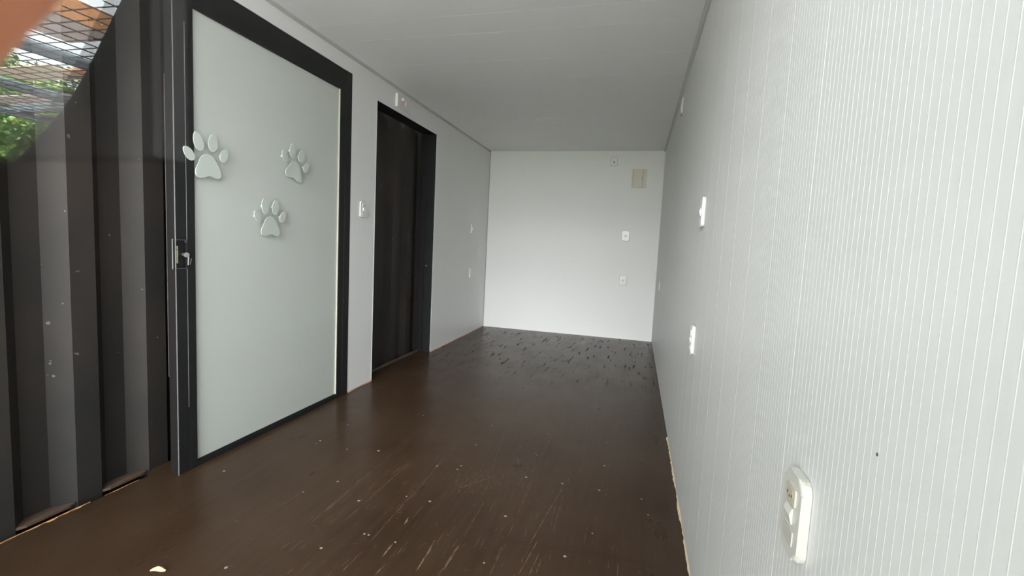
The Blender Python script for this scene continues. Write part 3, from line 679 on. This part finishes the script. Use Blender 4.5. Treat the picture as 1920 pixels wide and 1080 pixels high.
tree('leafy_tree', -10.4, -12.6, 4.6, 2.0, 'yellow-green bushy tree beside the dense one beyond the pergola', 'tree', 5000, 2, [M['leaf2'], M['leaf']])
tree('leafy_tree', -20.5, -9.4, 7.6, 3.0, 'tall tree farthest beyond the pergola', 'tree', 12000, 3)
tree('leafy_tree', -9.7, -3.0, 4.2, 1.6, 'broad tree beside the pergola, close to its outer posts', 'tree', 6000, 6)
tree('garden_hedge', 2.0, -13.5, 2.4, 1.3, 'long hedge standing in front of the yard wall', 'hedge', 9000, 4, lo=0.0, squash=7.0, trunk=False)

# ------------------------------------------------------------------ the person holding the phone to the glass
per = empty('person', (1.86, -0.52, GZ)); tag(per, 'person in dark clothes holding a phone to the glass, fingertip in the upper corner', 'person')
def skin(name, V, E, m_, par, sub=2, root=0):
    me = bpy.data.meshes.new(name); me.from_pydata([Vector(v[:3]) - per.location for v in V], E, []); me.materials.append(m_)
    o = bpy.data.objects.new(name, me); col.objects.link(o); o.parent = par
    md = o.modifiers.new('skin', 'SKIN'); md.use_smooth_shade = True
    for i, v in enumerate(V):
        rr = v[3] if isinstance(v[3], tuple) else (v[3], v[3]); me.skin_vertices[0].data[i].radius = rr
    me.skin_vertices[0].data[root].use_root = True
    s = o.modifiers.new('subdiv', 'SUBSURF'); s.levels = sub; s.render_levels = sub
    return o
V = []; E = []
def add(p, r_, prev=None):
    V.append((*p, r_)); 
    if prev is not None: E.append((prev, len(V) - 1))
    return len(V) - 1
def chain(prev, items):
    for p, r_ in items: prev = add(p, r_, prev)
    return prev
px = 1.86
pel = add((px, -0.56, 0.82), (0.115, 0.08))
ab = chain(pel, [((px, -0.55, 0.98), (0.115, 0.08)), ((px, -0.50, 1.15), (0.135, 0.09)), ((px, -0.44, 1.29), (0.14, 0.09))])
nk = chain(ab, [((px, -0.40, 1.395), 0.055), ((px, -0.385, 1.46), 0.052), ((px, -0.36, 1.53), (0.068, 0.082)), ((px, -0.35, 1.60), (0.074, 0.094)), ((px, -0.355, 1.655), (0.055, 0.065))])
def arm(s, elb, wr, palm):
    sh = chain(ab, [((px + s * 0.17, -0.39, 1.335), 0.062)])
    e_ = chain(sh, [((px + s * 0.26, -0.33, 1.26), 0.046), (elb, 0.040)] if s > 0 else [((1.620, -0.225, 1.288), 0.042), ((1.558, -0.200, 1.172), 0.034), (elb, 0.034)])
    mid = tuple((Vector(elb) * 0.5 + Vector(wr) * 0.5))
    w_ = chain(e_, [(mid, 0.038), (wr, 0.024)])
    return chain(w_, [(palm, (0.030, 0.016))])
# left hand: index fingertip reaches past the corner of the lens
pL = arm(-1, (1.468, -0.185, 1.068), (1.735, -0.065, 1.060), (1.795, -0.040, 1.075))
CX, CZ = CAM.x, CAM.z
ixm = chain(pL, [((CX - 0.090, -0.020, CZ - 0.002), 0.0105), ((CX - 0.059, -0.0075, CZ - 0.006), 0.0102), ((CX - 0.0405, 0.0013, CZ - 0.002), 0.0100),
                 ((CX - 0.0305, 0.0063, CZ + 0.0088), 0.0102), ((CX - 0.0250, 0.0105, CZ + 0.0188), 0.0098), ((CX - 0.0215, 0.0135, CZ + 0.0263), 0.0068)])
for dz, ln in ((-0.022, 0.0), (-0.040, 0.004), (-0.056, 0.012)):
    chain(pL, [((CX - 0.092, -0.018, CZ + dz), 0.0092), ((CX - 0.062 - ln, 0.002, CZ + dz - .001), 0.0086), ((CX - 0.044 - ln, 0.009, CZ + dz - .002), 0.0078), ((CX - 0.040 - ln, 0.0085, CZ + dz - .003), 0.006)])
chain(pL, [((CX - 0.10, -0.050, CZ + 0.000), 0.0115), ((CX - 0.065, -0.042, CZ + 0.004), 0.0105), ((CX - 0.028, -0.026, CZ + 0.000), 0.0092), ((CX - 0.010, -0.0215, CZ - 0.002), 0.007)])
# right hand on the far end of the phone, outside the glass line
pR = arm(1, (2.26, -0.26, 1.05), (2.175, -0.095, 1.045), (2.140, -0.055, 1.060))
for dz, ln in ((0.020, 0.0), (-0.002, 0.004), (-0.022, 0.0), (-0.040, -0.006)):
    chain(pR, [((CX + 0.172, -0.030, CZ - 0.02 + dz), 0.0092), ((CX + 0.150, -0.0005 - 0.004, CZ - 0.02 + dz), 0.0084), ((CX + 0.128 - ln, 0.0062, CZ - 0.02 + dz), 0.0078), ((CX + 0.116 - ln, 0.0062, CZ - 0.02 + dz), 0.006)])
chain(pR, [((CX + 0.19, -0.055, CZ - 0.03), 0.0115), ((CX + 0.155, -0.045, CZ - 0.015), 0.0105), ((CX + 0.125, -0.024, CZ - 0.010), 0.0090), ((CX + 0.112, -0.0215, CZ - 0.010), 0.007)])
for s in (-1, 1):
    chain(pel, [((px + s * 0.090, -0.56, 0.68), 0.065), ((px + s * 0.115, -0.50, 0.38), 0.055), ((px + s * 0.12, -0.53, 0.22), 0.055), ((px + s * 0.12, -0.58, -0.06), 0.036), ((px + s * 0.125, -0.53, -0.11), 0.036), ((px + s * 0.13, -0.43, -0.125), 0.024)])
body = skin('body', V, E, M['skin'], per)
# clothes
V = []; E = []
t0 = add((px, -0.56, 0.76), (0.185, 0.140))
t1 = chain(t0, [((px, -0.55, 0.96), (0.160, 0.122)), ((px, -0.50, 1.15), (0.17, 0.125)), ((px, -0.44, 1.29), (0.17, 0.118)), ((px, -0.415, 1.365), (0.12, 0.08))])
chain(3, [((px - 0.17, -0.37, 1.335), 0.085), ((1.620, -0.225, 1.292), 0.066), ((1.553, -0.200, 1.172), 0.048), ((1.466, -0.183, 1.072), 0.058), ((1.595, -0.125, 1.072), 0.050), ((1.700, -0.080, 1.062), 0.036)])
chain(3, [((px + 0.17, -0.39, 1.335), 0.078), ((px + 0.26, -0.33, 1.26), 0.066), ((2.262, -0.262, 1.05), 0.056), ((2.215, -0.170, 1.047), 0.048), ((2.185, -0.115, 1.045), 0.036)])
skin('jacket', V, E, M['shirt'], per)
V = []; E = []
t0 = add((px, -0.56, 0.80), (0.165, 0.125)); chain(t0, [((px, -0.56, 0.93), (0.150, 0.112))])
for s in (-1, 1):
    chain(t0, [((px + s * 0.090, -0.56, 0.64), (0.090, 0.100)), ((px + s * 0.115, -0.50, 0.38), 0.080), ((px + s * 0.12, -0.53, 0.22), 0.072), ((px + s * 0.12, -0.58, -0.05), 0.060)])
skin('trousers', V, E, M['jeans'], per)
for s in (-1, 1):
    bm = bmesh.new(); k = (s * 0.127, 0.0)
    rows = []
    for yy, hw, hh in ((-0.115, 0.030, 0.07), (-0.08, 0.042, 0.095), (-0.02, 0.043, 0.085), (0.05, 0.045, 0.055), (0.11, 0.048, 0.042), (0.155, 0.032, 0.028)):
        rows.append([bm.verts.new((k[0] + hw * cx, yy, hh * cz)) for cx, cz in ((-1, 0.01), (-1, .5), (-.7, .9), (0, 1), (.7, .9), (1, .5), (1, 0.01))])
    for p, q in zip(rows[:-1], rows[1:]):
        for i in range(7): bm.faces.new((p[i], p[(i + 1) % 7], q[(i + 1) % 7], q[i]))
    bm.faces.new(rows[0][::-1]); bm.faces.new(rows[-1]); bmesh.ops.recalc_face_normals(bm, faces=bm.faces[:]); obj('shoe', bm, M['shoe'], per, smooth=True)
bm = bmesh.new(); bmesh.ops.create_uvsphere(bm, u_segments=24, v_segments=16, radius=1.0)
bmesh.ops.delete(bm, geom=[v for v in bm.verts if v.co.z < -0.25 or (v.co.y > 0.35 and v.co.z < 0.35)], context='VERTS')
for v in bm.verts: v.co = Vector((v.co.x * 0.090, v.co.y * 0.108, v.co.z * 0.115)) + Vector((0, -0.365 + 0.52, 1.60 - GZ))
obj('hair', bm, M['hair'], per, smooth=True)
for s in (-1, 1):
    bm = bmesh.new(); bmesh.ops.create_uvsphere(bm, u_segments=12, v_segments=8, radius=0.012, matrix=Matrix.Translation((s * 0.032, -0.268 + 0.52, 1.59 - GZ))); obj('eye', bm, M['plastic'], per, smooth=True)
    bm = bmesh.new(); bmesh.ops.create_uvsphere(bm, u_segments=12, v_segments=8, radius=1, matrix=Matrix.Translation((s * 0.088, -0.35 + 0.52, 1.575 - GZ)) @ Matrix.Diagonal((0.010, 0.018, 0.032, 1))); obj('ear', bm, M['skin'], per, smooth=True)
bm = bmesh.new(); bmesh.ops.create_uvsphere(bm, u_segments=12, v_segments=8, radius=1, matrix=Matrix.Translation((0, -0.262 + 0.52, 1.565 - GZ)) @ Matrix.Diagonal((0.014, 0.020, 0.026, 1))); obj('nose', bm, M['skin'], per, smooth=True)
bm = bmesh.new(); bmesh.ops.create_uvsphere(bm, u_segments=12, v_segments=8, radius=1, matrix=Matrix.Translation((0, -0.275 + 0.52, 1.525 - GZ)) @ Matrix.Diagonal((0.024, 0.010, 0.008, 1))); obj('mouth', bm, M['nail'], per, smooth=True)
# the phone
ph = empty('mobile_phone', (CX + 0.055, -0.0075, CZ - 0.020)); tag(ph, 'dark phone held sideways against the glass in both hands', 'phone')
bm = bmesh.new(); prism(bm, rrect(0.160, 0.075, 0.009), 'y', -0.004, 0.004, bev=0.001); obj('case', bm, M['phone'], ph)
bm = bmesh.new(); prism(bm, rrect(0.152, 0.068, 0.007), 'y', -0.0046, -0.0041); obj('screen', bm, M['lockplate'], ph)
